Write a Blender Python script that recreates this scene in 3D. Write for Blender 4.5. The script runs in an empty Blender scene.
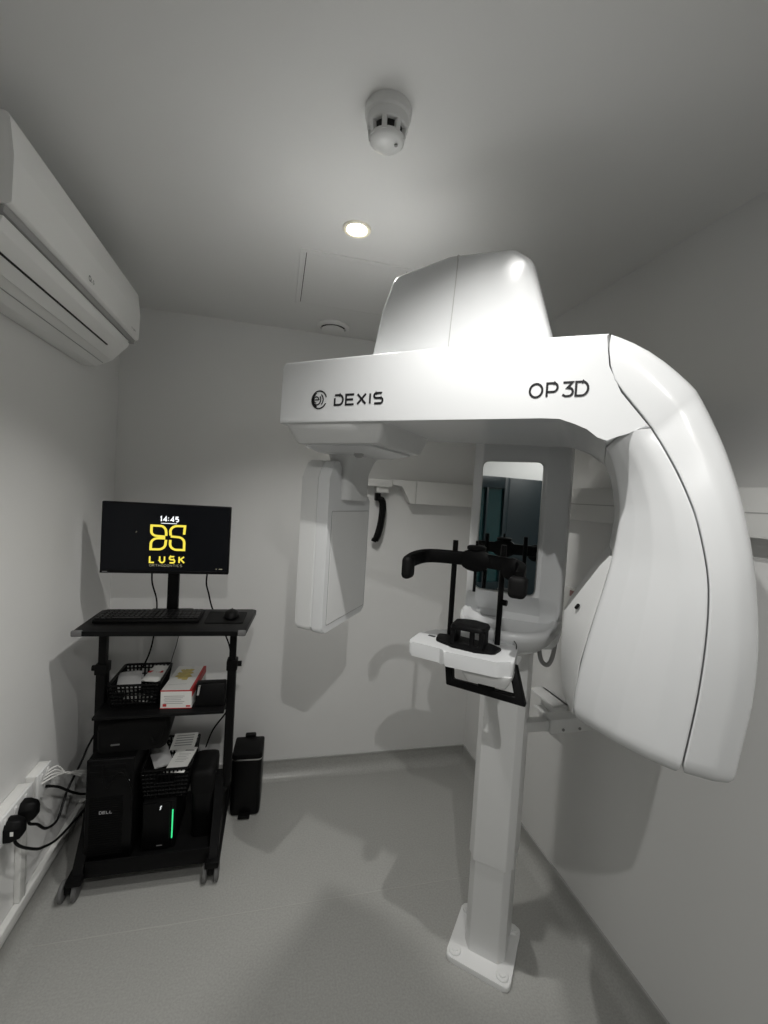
import bpy, bmesh, math, random
from mathutils import Vector, Matrix

random.seed(7)
SC = bpy.context.scene
COL = SC.collection

# ------------------------------------------------------------------ materials
MATS = {}


def mat(name, col, rough=0.5, metal=0.0, spec=0.5, coat=0.0, noise=0.0, nscale=40.0, bump=0.0, emit=None, estr=0.0):
    m = bpy.data.materials.new(name)
    m.use_nodes = True
    nt = m.node_tree
    b = nt.nodes['Principled BSDF']
    b.inputs['Base Color'].default_value = (*col, 1)
    b.inputs['Roughness'].default_value = rough
    b.inputs['Metallic'].default_value = metal
    b.inputs['Specular IOR Level'].default_value = spec
    b.inputs['Coat Weight'].default_value = coat
    if emit:
        b.inputs['Emission Color'].default_value = (*emit, 1)
        b.inputs['Emission Strength'].default_value = estr
    if noise or bump:
        tc = nt.nodes.new('ShaderNodeTexCoord')
        nz = nt.nodes.new('ShaderNodeTexNoise')
        nz.inputs['Scale'].default_value = nscale
        nz.inputs['Detail'].default_value = 4
        nt.links.new(tc.outputs['Object'], nz.inputs['Vector'])
        if noise:
            mx = nt.nodes.new('ShaderNodeMix')
            mx.data_type = 'RGBA'
            mx.inputs['A'].default_value = (*[c * (1 - noise) for c in col], 1)
            mx.inputs['B'].default_value = (*[min(1, c * (1 + noise)) for c in col], 1)
            nt.links.new(nz.outputs['Fac'], mx.inputs['Factor'])
            nt.links.new(mx.outputs['Result'], b.inputs['Base Color'])
        if bump:
            bp = nt.nodes.new('ShaderNodeBump')
            bp.inputs['Strength'].default_value = bump
            bp.inputs['Distance'].default_value = 0.002
            nt.links.new(nz.outputs['Fac'], bp.inputs['Height'])
            nt.links.new(bp.outputs['Normal'], b.inputs['Normal'])
    MATS[name] = m
    return m


WALL = mat('wall_paint', (.745, .745, .735), .55, noise=.02, nscale=3, bump=.04)
CEIL = mat('ceiling_paint', (.76, .76, .75), .6, noise=.015, nscale=4)
PLASTIC = mat('white_plastic', (.68, .69, .695), .25, spec=.5, noise=.008, nscale=6)
PLASTIC2 = mat('satin_white_plastic', (.66, .665, .66), .35, noise=.01, nscale=8)
ENAMEL = mat('white_enamel', (.74, .745, .74), .3, noise=.01, nscale=12)
ACW = mat('aircon_white', (.86, .86, .845), .4, noise=.01, nscale=5)
ACG = mat('aircon_grey', (.36, .36, .355), .45)
TRUNK = mat('trunking_white', (.74, .74, .72), .35, noise=.02, nscale=15)
BLACK = mat('black_metal', (.0030, .0030, .0032), .45, spec=.14, noise=.15, nscale=30)
BLACKP = mat('black_plastic', (.0030, .0030, .0032), .5, spec=.14, noise=.2, nscale=60)
BLACKG = mat('black_gloss', (.0025, .0025, .0028), .32, spec=.18)
RUB = mat('rubber', (.0045, .0045, .0045), .65, spec=.15, noise=.2, nscale=50)
GREYR = mat('grey_tread', (.13, .13, .13), .6)
BOARD = mat('black_board', (.0035, .0035, .0037), .42, spec=.16, noise=.2, nscale=80)
STEEL = mat('steel', (.55, .55, .54), .3, metal=1)
MIRROR = mat('mirror_glass', (.80, .83, .83), .015, metal=1)
INK = mat('black_ink', (.006, .006, .008), .4)
GREYINK = mat('grey_ink', (.25, .25, .25), .5)
DARK = mat('dark_gap', (.01, .01, .01), .8)
GREYP = mat('grey_plastic', (.42, .42, .41), .45)
PAPER = mat('paper', (.78, .78, .75), .7, noise=.03, nscale=25)
POLY = mat('clear_packet', (.5, .5, .5), .25, noise=.15, nscale=18, bump=.5)
RED = mat('red_print', (.50, .03, .03), .5)
PINK = mat('faded_red', (.36, .20, .19), .5)
YEL = mat('yellow_print', (.62, .50, .16), .55, noise=.35, nscale=60)
TEAL = mat('teal_paint', (.003, .0115, .0155), .45, noise=.06, nscale=6)
TEALG = mat('teal_glass', (.008, .034, .036), .12, noise=.5, nscale=4)
SCREEN = mat('screen_dark', (.002, .002, .0025), .25, spec=.16, emit=(.010, .012, .016), estr=.1)
SYEL = mat('screen_yellow', (.02, .02, .0), .3, emit=(.80, .66, .07), estr=.75)
SWHT = mat('screen_white', (.02, .02, .02), .3, emit=(.85, .88, .92), estr=.85)
SGRY = mat('screen_grey', (.02, .02, .02), .3, emit=(.45, .43, .30), estr=.28)
GREEN = mat('green_led', (.0, .1, .03), .3, emit=(.05, .80, .28), estr=.7)
WLED = mat('white_led', (.3, .3, .3), .3, emit=(.8, .85, .85), estr=.5)
LAMP = mat('lamp_lens', (.9, .9, .85), .3, emit=(1.0, .93, .72), estr=30)
WARM = mat('lamp_bezel', (.82, .78, .66), .3)
SILVER = mat('silver_print', (.45, .45, .46), .35)
CABLEG = mat('grey_cable', (.30, .30, .295), .5)
CABLEW = mat('white_cable', (.70, .70, .68), .45)


def floor_mat():
    m = bpy.data.materials.new('speckled_vinyl')
    m.use_nodes = True
    nt = m.node_tree
    N = nt.nodes.new
    b = nt.nodes['Principled BSDF']
    tc = N('ShaderNodeTexCoord')
    n1 = N('ShaderNodeTexNoise'); n1.inputs['Scale'].default_value = 150; n1.inputs['Detail'].default_value = 3
    n2 = N('ShaderNodeTexNoise'); n2.inputs['Scale'].default_value = 5; n2.inputs['Detail'].default_value = 2
    v = N('ShaderNodeTexVoronoi'); v.inputs['Scale'].default_value = 210
    for t in (n1, n2, v):
        nt.links.new(tc.outputs['Object'], t.inputs['Vector'])
    r1 = N('ShaderNodeValToRGB')
    e = r1.color_ramp.elements
    e[0].position = .3; e[0].color = (.33, .33, .315, 1)
    e[1].position = .7; e[1].color = (.40, .40, .382, 1)
    nt.links.new(n1.outputs['Fac'], r1.inputs['Fac'])
    r2 = N('ShaderNodeValToRGB')
    e = r2.color_ramp.elements
    e[0].position = .10; e[0].color = (.55, .55, .55, 1)
    e[1].position = .22; e[1].color = (1, 1, 1, 1)
    nt.links.new(v.outputs['Distance'], r2.inputs['Fac'])
    mx = N('ShaderNodeMix'); mx.data_type = 'RGBA'; mx.blend_type = 'MULTIPLY'; mx.inputs['Factor'].default_value = .35
    nt.links.new(r1.outputs['Color'], mx.inputs['A']); nt.links.new(r2.outputs['Color'], mx.inputs['B'])
    nt.links.new(mx.outputs['Result'], b.inputs['Base Color'])
    r3 = N('ShaderNodeMapRange'); r3.inputs['To Min'].default_value = .30; r3.inputs['To Max'].default_value = .42
    nt.links.new(n2.outputs['Fac'], r3.inputs['Value']); nt.links.new(r3.outputs['Result'], b.inputs['Roughness'])
    bp = N('ShaderNodeBump'); bp.inputs['Strength'].default_value = .12; bp.inputs['Distance'].default_value = .001
    nt.links.new(n1.outputs['Fac'], bp.inputs['Height']); nt.links.new(bp.outputs['Normal'], b.inputs['Normal'])
    return m


FLOOR = floor_mat()
SEAM = mat('vinyl_weld', (.42, .42, .40), .4)


# ------------------------------------------------------------------ mesh helpers
def link(name, bm, material, parent=None, smooth=32, bevel=0, bseg=2, sub=0):
    bmesh.ops.recalc_face_normals(bm, faces=bm.faces[:])
    me = bpy.data.meshes.new(name)
    bm.to_mesh(me)
    bm.free()
    o = bpy.data.objects.new(name, me)
    COL.objects.link(o)
    for mm in (material if isinstance(material, (list, tuple)) else [material]):
        me.materials.append(mm)
    if smooth:
        for p in me.polygons:
            p.use_smooth = True
        if not bevel and not sub:
            me.set_sharp_from_angle(angle=math.radians(smooth))
    if bevel:
        bv = o.modifiers.new('bevel', 'BEVEL')
        bv.width = bevel; bv.segments = bseg; bv.limit_method = 'ANGLE'; bv.angle_limit = math.radians(28)
        bv.harden_normals = True
    if sub:
        sm = o.modifiers.new('subdivision', 'SUBSURF'); sm.levels = sub; sm.render_levels = sub
    if parent:
        o.parent = parent
    return o


def tag(o, label=None, cat=None, group=None, kind=None):
    if label: o['label'] = label
    if cat: o['category'] = cat
    if group: o['group'] = group
    if kind: o['kind'] = kind
    return o


def empty(name, loc=(0, 0, 0), rz=0, label=None, cat=None, group=None):
    o = bpy.data.objects.new(name, None)
    o.empty_display_size = .05
    COL.objects.link(o)
    o.location = loc
    o.rotation_euler = (0, 0, rz)
    tag(o, label, cat, group)
    return o


def B():
    return bmesh.new()


def box(bm, x0, x1, y0, y1, z0, z1, r=0, seg=2, mi=0):
    vs = [bm.verts.new((x, y, z)) for x in (x0, x1) for y in (y0, y1) for z in (z0, z1)]
    idx = [(0, 1, 3, 2), (4, 6, 7, 5), (0, 4, 5, 1), (2, 3, 7, 6), (0, 2, 6, 4), (1, 5, 7, 3)]
    fs = [bm.faces.new([vs[i] for i in f]) for f in idx]
    for f in fs: f.material_index = mi
    if r:
        es = list({e for f in fs for e in f.edges})
        bmesh.ops.bevel(bm, geom=es, offset=r, segments=seg, profile=.5, affect='EDGES', clamp_overlap=True)
    return bm


def frame_of(d):
    d = Vector(d).normalized()
    a = Vector((0, 0, 1)) if abs(d.z) < .9 else Vector((1, 0, 0))
    x = d.cross(a).normalized()
    return x, d.cross(x).normalized()


def tube(bm, pts, r, n=10, cap=True, closed=False, flat=None):
    """round (or flattened) sweep along points"""
    pts = [Vector(p) for p in pts]
    rs = r if isinstance(r, (list, tuple)) else [r] * len(pts)
    rings = []
    px = None
    for i, p in enumerate(pts):
        a = pts[max(0, i - 1)]; c = pts[min(len(pts) - 1, i + 1)]
        d = (c - a).normalized()
        if px is None:
            x, y = frame_of(d)
        else:
            x = (px - d * px.dot(d)).normalized(); y = d.cross(x).normalized()
        px = x
        ring = []
        for k in range(n):
            t = 2 * math.pi * k / n
            ring.append(bm.verts.new(p + (x * math.cos(t) + y * math.sin(t)) * rs[i]))
        rings.append(ring)
    for a, b in zip(rings, rings[1:]):
        for k in range(n):
            bm.faces.new((a[k], a[(k + 1) % n], b[(k + 1) % n], b[k]))
    if cap:
        bm.faces.new(rings[0][::-1]); bm.faces.new(rings[-1])
    return bm


def smooth_path(pts, n=8):
    """Catmull-Rom through points"""
    P = [Vector(p) for p in pts]
    out = []
    for i in range(len(P) - 1):
        p0 = P[max(0, i - 1)]; p1 = P[i]; p2 = P[i + 1]; p3 = P[min(len(P) - 1, i + 2)]
        for k in range(n):
            t = k / n
            out.append(.5 * ((2 * p1) + (p2 - p0) * t + (2 * p0 - 5 * p1 + 4 * p2 - p3) * t * t + (3 * p1 - p0 - 3 * p2 + p3) * t ** 3))
    out.append(P[-1])
    return out


def sweep_rect(bm, pts, w, h, up=(0, 0, 1), r=0):
    """rectangular bar of width w (sideways) and height h (along up) swept along pts with mitred joints"""
    pts = [Vector(p) for p in pts]
    up = Vector(up)
    rings = []
    for i, p in enumerate(pts):
        d1 = (pts[i] - pts[i - 1]).normalized() if i else (pts[1] - pts[0]).normalized()
        d2 = (pts[i + 1] - pts[i]).normalized() if i < len(pts) - 1 else d1
        s1 = d1.cross(up).normalized(); s2 = d2.cross(up).normalized()
        s = (s1 + s2).normalized(); s = s / max(.4, s.dot(s1))
        u = s1.cross(d1).normalized() if abs(d1.dot(up)) > .01 else up
        rings.append([bm.verts.new(p + s * (a * w / 2) + u * (b * h / 2)) for a, b in ((-1, -1), (1, -1), (1, 1), (-1, 1))])
    for a, b in zip(rings, rings[1:]):
        for k in range(4):
            bm.faces.new((a[k], a[(k + 1) % 4], b[(k + 1) % 4], b[k]))
    bm.faces.new(rings[0][::-1]); bm.faces.new(rings[-1])
    return bm


def fillet(poly, radii, seg=5, closed=True):
    """round the corners of a 2-D or 3-D polygon"""
    P = [Vector(p) for p in poly]
    n = len(P)
    if not isinstance(radii, (list, tuple)): radii = [radii] * n
    out = []
    for i in range(n):
        p = P[i]; r = radii[i]
        if r <= 0:
            out.append(p.copy()); continue
        a = (P[i - 1] - p); b = (P[(i + 1) % n] - p)
        la, lb = a.length, b.length
        a.normalize(); b.normalize()
        ang = a.angle(b)
        t = min(r / math.tan(ang / 2), la * .48, lb * .48)
        for k in range(seg + 1):
            s = k / seg
            q0 = p + a * t; q1 = p + b * t
            out.append((1 - s) ** 2 * q0 + 2 * s * (1 - s) * p + s * s * q1)
    return out


def prism(bm, poly, axis, lo, hi, mi=0, r=0, seg=3):
    """extrude a 2-D polygon along an axis ('x','y','z'); poly coords are the other two in order"""
    def mk(p, t):
        a, b = p[0], p[1]
        return {'x': (t, a, b), 'y': (a, t, b), 'z': (a, b, t)}[axis]
    v0 = [bm.verts.new(mk(p, lo)) for p in poly]
    v1 = [bm.verts.new(mk(p, hi)) for p in poly]
    n = len(poly)
    fs = [bm.faces.new(v0[::-1]), bm.faces.new(v1)]
    for k in range(n):
        fs.append(bm.faces.new((v0[k], v0[(k + 1) % n], v1[(k + 1) % n], v1[k])))
    for f in fs: f.material_index = mi
    if r:
        es = list(fs[0].edges) + list(fs[1].edges)
        bmesh.ops.bevel(bm, geom=es, offset=r, segments=seg, profile=.5, affect='EDGES', clamp_overlap=True)
    return bm


def loft(bm, rings, cap=True, mi=0, closed=True):
    R_ = [[bm.verts.new(p) for p in ring] for ring in rings]
    n = len(rings[0])
    for a, b in zip(R_, R_[1:]):
        for k in range(n if closed else n - 1):
            f = bm.faces.new((a[k], a[(k + 1) % n], b[(k + 1) % n], b[k])); f.material_index = mi
    if cap:
        bm.faces.new(R_[0][::-1]).material_index = mi
        bm.faces.new(R_[-1]).material_index = mi
    return bm


def lathe(bm, prof, c=(0, 0, 0), n=32, sx=1, sy=1, mi=0):
    """revolve (r,z) profile about vertical axis"""
    c = Vector(c)
    rings = []
    for r, z in prof:
        rings.append([c + Vector((r * sx * math.cos(2 * math.pi * k / n), r * sy * math.sin(2 * math.pi * k / n), z)) for k in range(n)])
    return loft(bm, rings, True, mi)


def cyl(bm, p0, p1, r, n=16):
    return tube(bm, [p0, p1], r, n)


def ribbon(bm, pts, w, to3, closed=False):
    """flat stroke of width w along 2-D points; to3 maps (x,y)->3-D"""
    P = [Vector((p[0], p[1])) for p in pts]
    n = len(P)
    L, R_ = [], []
    for i in range(n):
        a = P[i - 1] if (i or closed) else None
        b = P[(i + 1) % n] if (i < n - 1 or closed) else None
        d1 = (P[i] - a).normalized() if a is not None else (b - P[i]).normalized()
        d2 = (b - P[i]).normalized() if b is not None else d1
        n1 = Vector((-d1.y, d1.x)); n2 = Vector((-d2.y, d2.x))
        m = (n1 + n2)
        m = m.normalized() if m.length > 1e-6 else n1
        m = m / max(.45, m.dot(n1))
        L.append(bm.verts.new(to3(*(P[i] + m * w / 2)))); R_.append(bm.verts.new(to3(*(P[i] - m * w / 2))))
    for i in range(n if closed else n - 1):
        j = (i + 1) % n
        bm.faces.new((L[i], R_[i], R_[j], L[j]))
    return bm


def arc(cx, cy, rx, ry, a0, a1, n=10):
    return [(cx + rx * math.cos(math.radians(a0 + (a1 - a0) * k / n)), cy + ry * math.sin(math.radians(a0 + (a1 - a0) * k / n))) for k in range(n + 1)]


# stroke letters on a unit box (width 1, height 1)
def glyph(ch):
    G = {
        'D': [[(0, 1), (.55, 1)] + arc(.55, .5, .45, .5, 90, -90, 10) + [(0, 0), (0, .72)]],
        'd': [[(0, .5), (0, 1), (.5, 1)] + arc(.5, .5, .5, .5, 90, -90, 10) + [(0, 0), (0, .5)]],
        'E': [[(.95, 1), (0, 1), (0, 0), (.95, 0)], [(0, .5), (.85, .5)]],
        'X': [[(0, 1), (.95, 0)], [(.95, 1), (.56, .59)], [(.38, .40), (0, 0)]],
        'I': [[(.5, 1), (.5, 0)]],
        'S': [arc(.75, .77, .22, .23, 60, 90, 3) + [(.25, 1)] + arc(.25, .76, .25, .24, 90, 270, 8) + [(.72, .52)] + arc(.72, .26, .25, .26, 90, -90, 8) + [(.05, 0)]],
        'O': [arc(.5, .5, .5, .5, 0, 345, 24) + [(1, .5)]],
        'P': [[(0, 0), (0, 1), (.6, 1)] + arc(.6, .68, .36, .32, 90, -90, 8) + [(0, .36)]],
        '3': [[(.05, 1), (.9, 1), (.45, .6), (.6, .6)] + arc(.6, .3, .36, .3, 90, -90, 8) + [(.3, 0), (.03, .12)]],
        'L': [[(0, 1), (0, 0), (.8, 0)]],
        'U': [[(0, 1), (0, .4)] + arc(.45, .4, .45, .4, 180, 360, 10) + [(.9, 1)]],
        'K': [[(0, 1), (0, 0)], [(.9, 1), (0, .42)], [(.28, .58), (.95, 0)]],
        'R': [[(0, 0), (0, 1), (.6, 1)] + arc(.6, .72, .3, .28, 90, -90, 6) + [(0, .44)], [(.5, .44), (.9, 0)]],
        'T': [[(0, 1), (1, 1)], [(.5, 1), (.5, 0)]],
        'H': [[(0, 1), (0, 0)], [(.9, 1), (.9, 0)], [(0, .5), (.9, .5)]],
        'N': [[(0, 0), (0, 1), (.9, 0), (.9, 1)]],
        'C': [arc(.5, .5, .5, .5, 50, 310, 16)],
        '1': [[(.1, .8), (.5, 1), (.5, 0)]],
        '4': [[(.72, 0), (.72, 1), (0, .28), (1, .28)]],
        '5': [[(.9, 1), (.15, 1), (.1, .55), (.5, .62)] + arc(.5, .31, .42, .31, 90, -130, 10)],
        'G': [arc(.5, .5, .5, .5, 50, 330, 16) + [(.95, .48), (.55, .48)]],
    }
    return G.get(ch, [])


def letters(bm, text, x, y, h, w, gap, sw, to3, space=.6):
    for ch in text:
        if ch == ' ':
            x += w * space; continue
        if ch == ':':
            for yy in (.25, .75):
                ribbon(bm, [(x + .0 * w, y + h * (yy - .07)), (x, y + h * (yy + .07))], sw, to3)
            x += gap + sw; continue
        ww = w * (.16 if ch == 'I' else .6 if ch == '1' else 1)
        for st in glyph(ch):
            ox = -.42 * w if ch == 'I' else 0
            ribbon(bm, [(x + ox + px * w * (.6 if ch == '1' else 1), y + py * h) for px, py in st], sw, to3)
        x += ww + gap
    return x


def copy_tree(o, parent=None):
    c = o.copy()
    COL.objects.link(c)
    c.parent = parent
    for ch in list(o.children):
        copy_tree(ch, c)
    return c


# ------------------------------------------------------------------ the room
XL, XR, YB, YF, ZC = -.74, 1.145, 2.327, -2.3, 2.335
S = 'structure'
tag(link('floor', box(B(), XL - .1, XR + .1, YF - .1, YB + .1, -.1, 0), FLOOR, smooth=0), kind=S)
tag(link('ceiling', box(B(), XL - .1, XR + .1, YF - .1, YB + .1, ZC, ZC + .1), CEIL, smooth=0), kind=S)
tag(link('wall_left', box(B(), XL - .1, XL, YF, YB, 0, ZC), WALL, smooth=0), kind=S)
tag(link('wall_right', box(B(), XR, XR + .1, YF, YB, 0, ZC), WALL, smooth=0), kind=S)
tag(link('wall_back', box(B(), XL - .1, XR + .1, YB, YB + .1, 0, ZC), WALL, smooth=0), kind=S)
tag(link('wall_front', box(B(), XL - .1, XR + .1, YF - .1, YF, 0, ZC), WALL, smooth=0), kind=S)


# coved vinyl upstand: the floor sheet curls up the wall to a capping strip
def cove_profile():
    R_ = .05
    pts = [(R_ + .004, .0005)]
    for k in range(9):
        t = math.pi / 2 * k / 8
        pts.append((.004 + R_ - R_ * math.sin(t), R_ - R_ * math.cos(t) + .0005))
    pts.append((.004, .088)); pts.append((0, .088)); pts.append((0, 0.0))
    return pts


CP = cove_profile()
bm = B(); prism(bm, [(YB - d, z) for d, z in CP], 'x', XL, XR)
tag(link('baseboard_back', bm, FLOOR), kind=S)
bm = B(); prism(bm, [(XR - d, z) for d, z in CP], 'y', YF, YB)
tag(link('baseboard_right', bm, FLOOR), kind=S)
bm = B(); prism(bm, [(XL + d, z) for d, z in CP], 'y', YF, YB)
tag(link('baseboard_left', bm, FLOOR), kind=S)
tag(link('trim_1', box(B(), XL, XR, YB - .007, YB, .087, .094), GREYP, smooth=0), kind=S)
tag(link('trim_2', box(B(), XR - .007, XR, YF, YB, .087, .094), GREYP, smooth=0), kind=S)

bm = B(); box(bm, XL + .05, XR - .055, 1.5725, 1.5760, .0, .0008)
tag(link('trim_4', bm, SEAM, smooth=0), kind=S)

# teal door and glazed side panel in the wall beside the camera (seen in the mirror)
tag(link('door_1', box(B(), XL, XL + .03, -.75, .06, .0, 1.70, .004), TEAL), kind=S)
bm = B()
box(bm, XL, XL + .012, .10, .52, .02, 1.62)
tag(link('window_1', bm, TEALG, smooth=0), kind=S)
bm = B()
for a in ((.06, .10, 0, 1.70), (.52, .56, 0, 1.70), (.10, .52, 1.62, 1.70), (.10, .52, .9, .96), (.235, .25, .96, 1.62)):
    box(bm, XL, XL + .03, a[0], a[1], a[2], a[3], .003)
tag(link('trim_3', bm, TEAL), kind=S)

# ------------------------------------------------------------------ ceiling fittings
t = empty('smoke_detector', (.191, .945, ZC), 0, 'round white smoke detector with dark vents on the ceiling', 'smoke detector')
link('base', lathe(B(), [(.054, 0), (.054, -.020), (.050, -.024)], n=40), ENAMEL, t)
bm = B()
lathe(bm, [(.0495, -.022), (.0490, -.038), (.047, -.043), (.044, -.045)], n=40)
link('body', bm, ENAMEL, t)
link('vent_core', lathe(B(), [(.036, -.043), (.035, -.068)], n=30), DARK, t)
bm = B()
lathe(bm, [(.042, -.064), (.040, -.070), (.034, -.075), (.020, -.0785), (.001, -.079)], n=40)
for k in range(8):
    a = 2 * math.pi * (k + .5) / 8
    c, s = math.cos(a), math.sin(a)
    pr = fillet([(.0465, -.044), (.042, -.069), (.033, -.069), (.036, -.044)], 0)
    w = .0055
    rings = []
    for d in (-w, w):
        rings.append([Vector((p[0] * c - d * s, p[0] * s + d * c, p[1])) for p in pr])
    loft(bm, rings)
link('cap', bm, ENAMEL, t)
t.scale = (.90, .90, .95)
link('indicator', lathe(B(), [(.004, -.079), (.004, -.0815), (.0005, -.082)], c=(.02, -.012, 0), n=12), GREYINK, t)

t = empty('ceiling_downlight', (.202, 1.38, ZC), 0, 'lit recessed downlight with a warm bright lens in the ceiling', 'downlight')
link('bezel', lathe(B(), [(.044, 0), (.044, -.003), (.040, -.006), (.032, -.004), (.031, 0)], n=40), WARM, t)
link('lens', lathe(B(), [(.030, -.0005), (.030, -.003), (.001, -.004)], n=32), LAMP, t)

t = empty('ceiling_air_vent', (.232, 2.20, ZC), 0, 'round white air valve in the ceiling above the back wall', 'air vent')
link('rim', lathe(B(), [(.080, 0), (.080, -.006), (.073, -.014), (.062, -.015), (.060, -.004), (.060, 0)], n=48), CEIL, t)
link('throat', lathe(B(), [(.0595, -.0002), (.0595, -.002), (.001, -.002)], n=40), DARK, t)
link('disc', lathe(B(), [(.020, -.003), (.045, -.012), (.056, -.018), (.056, -.021), (.046, -.025), (.001, -.026)], n=48), CEIL, t)

t = empty('ceiling_access_panel', (.24, 1.77, ZC), 0, 'square flush access panel outlined in the ceiling by the downlight', 'access panel')
bm = B()
x0, x1, y0, y1, w = -.20, .20, -.225, .225, .020
for a in ((x0, x1, y0, y0 + w), (x0, x1, y1 - w, y1), (x0, x0 + w, y0 + w, y1 - w), (x1 - w, x1, y0 + w, y1 - w)):
    box(bm, a[0], a[1], a[2], a[3], -.0035, 0, .001, 1)
link('frame', bm, CEIL, t)
link('shadow_gap', box(B(), x0 + w - .001, x1 - w + .001, y0 + w - .001, y1 - w + .001, -.0008, 0), DARK, t, smooth=0)
link('hatch', box(B(), x0 + w + .0025, x1 - w - .0015, y0 + w + .001, y1 - w - .001, -.0032, 0), CEIL, t, smooth=0)

# ------------------------------------------------------------------ air conditioner
AY0, AY1 = 1.075, 1.925
t = empty('air_conditioner', (XL, 1.5, 2.0), 0, 'white wall-mounted air conditioner high on the wall beside the ceiling', 'air conditioner')


def acp(pts):
    return [(x - XL, z - 2.0) for x, z in pts]


bodyp = fillet(acp([(-.7395, 2.238), (-.575, 2.238), (-.572, 2.075), (-.582, 2.035), (-.635, 1.975), (-.69, 1.945), (-.7395, 1.945)]), [.01, .02, .01, .02, .02, .015, .005], 4)
bm = B(); prism(bm, bodyp, 'y', AY0 + .004 - 1.5, AY1 - .006 - 1.5, r=.006)
link('body', bm, ACW, t)
frontp = fillet(acp([(-.580, 2.244), (-.556, 2.244), (-.546, 2.16), (-.548, 2.066), (-.558, 2.062), (-.580, 2.062)]), [.004, .012, .03, .006, .003, 0], 4)
bm = B(); prism(bm, frontp, 'y', AY0 - 1.5, AY1 - 1.5, r=.006)
link('front_panel', bm, ACW, t)
bm = B(); prism(bm, acp([(-.575, 2.061), (-.560, 2.061), (-.563, 2.046), (-.578, 2.046)]), 'y', AY0 + .002 - 1.5, AY1 - .003 - 1.5, r=.002)
link('trim_strip', bm, ACG, t)
# louvre: a curved flap on the lower front, a dark slot along its edge
lp = acp([(-.5745, 2.044), (-.5665, 2.044), (-.577, 2.018), (-.632, 1.968), (-.640, 1.974), (-.588, 2.022)])
bm = B(); prism(bm, fillet(lp, [.002, .004, .008, .003, .003, .006], 3), 'y', AY0 + .012 - 1.5, AY1 - .05 - 1.5, r=.002)
link('louvre', bm, ACW, t)
bm = B(); prism(bm, acp([(-.620, 1.994), (-.597, 2.0155), (-.5945, 2.0135), (-.6175, 1.9915)]), 'y', AY0 + .01 - 1.5, AY1 - .14 - 1.5)
bm = B()
tube(bm, [Vector((-.604 - XL, AY0 + .01 - 1.5, 1.9925 - 2.0)), Vector((-.604 - XL, AY1 - .155 - 1.5, 1.9925 - 2.0))], .0026, 8)
link('air_slot', bm, DARK, t)
bm = B()
tube(bm, [Vector((-.662 - XL, AY0 + .01 - 1.5, 1.9585 - 2.0)), Vector((-.662 - XL, AY1 - .02 - 1.5, 1.9585 - 2.0))], .0012, 6)
link('seam', bm, ACG, t)


def acface(y, z):
    return Vector((-.5465 - XL + .0006, y - 1.5, z - 2.0))


bm = B()
ribbon(bm, arc(1.455, 2.088, .0065, .0065, 0, 360, 16), .0045, acface)
letters(bm, 'LG', 1.466, 2.083, .010, .008, .003, .0025, acface)
link('lettering', bm, GREYINK, t)
bm = B()
letters(bm, 'IN', 1.83, 2.080, .006, .006, .004, .0016, acface)
letters(bm, 'ERT', 1.852, 2.080, .006, .006, .004, .0016, acface)
link('lettering', bm, GREYINK, t)

# ------------------------------------------------------------------ rails on the walls
RZ0, RZ1 = 1.485, 1.608
t = empty('wall_rail', (.86, 2.27, 1.5), 0, 'white rail with a sloped end bracket along the back wall behind the machine', 'rail')
o = Vector((.86, 2.27, 1.5))


def bb(x0, x1, y0, y1, z0, z1, r=0.003, seg=2, bm=None):
    return box(bm or B(), x0 - o.x, x1 - o.x, y0 - o.y, y1 - o.y, z0 - o.z, z1 - o.z, r, seg)


link('rail_body', bb(.735, XR - .001, 2.265, YB - .0005, RZ0, RZ1), TRUNK, t)
poly = [(.60, RZ1), (.733, RZ1), (.733, RZ0), (.705, RZ0), (.690, RZ0 + .02), (.655, 1.578), (.60, 1.578)]
bm = B(); prism(bm, [(x - o.x, z - o.z) for x, z in poly], 'y', 2.262 - o.y, YB - .0005 - o.y, r=.003)
link('end_bracket', bm, TRUNK, t)
link('bar', bb(.40, .60, 2.272, YB - .0005, 1.566, 1.606), TRUNK, t)
link('clip', bb(.52, .585, 2.285, YB - .0005, 1.535, 1.566), TRUNK, t)

t = empty('wall_rail', (1.10, .5, 1.5), 0, 'white rail along the wall beyond the curved arm of the machine', 'rail')
o = Vector((1.10, .5, 1.5))
link('rail_body', bb(1.085, XR - .0005, -.9, 2.262, 1.474, 1.592), TRUNK, t)
link('groove', bb(1.0843, 1.0855, -.9, 2.262, 1.531, 1.534, 0), GREYP, t)

t = empty('hand_switch', (.535, 2.3, 1.4), 0, 'black curved hand grip hanging on the back wall under the white rail', 'hand grip')
o = Vector((.535, 2.3, 1.4))
bm = B()
path = smooth_path([(.535, 2.295, 1.505), (.555, 2.292, 1.49), (.560, 2.292, 1.45), (.556, 2.292, 1.38), (.545, 2.292, 1.32), (.530, 2.292, 1.275)], 5)
tube(bm, [p - o for p in path], [.016] * 3 + [.019] * (len(path) - 6) + [.018, .017, .015], 10)
link('grip', bm, BLACKP, t)
link('mount', bb(.518, .545, 2.285, YB - .0005, 1.49, 1.533, .004), BLACKP, t)
bm = B(); cyl(bm, Vector((.512, 2.295, 1.283)) - o, Vector((.536, 2.295, 1.275)) - o, .010, 10)
link('button', bm, BLACKP, t)

# ------------------------------------------------------------------ the dental X-ray machine
MO = Vector((.70, 1.23, 0)); MA = math.radians(-40)
M = empty('dental_xray_machine', MO, MA, 'large white dental X-ray machine on a floor-standing column', 'X-ray machine')


def ml(x, y, z):
    """world point in the machine's own axes"""
    d = Vector((x, y, z)) - MO
    c, s = math.cos(-MA), math.sin(-MA)
    return Vector((d.x * c - d.y * s, d.x * s + d.y * c, d.z))


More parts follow.
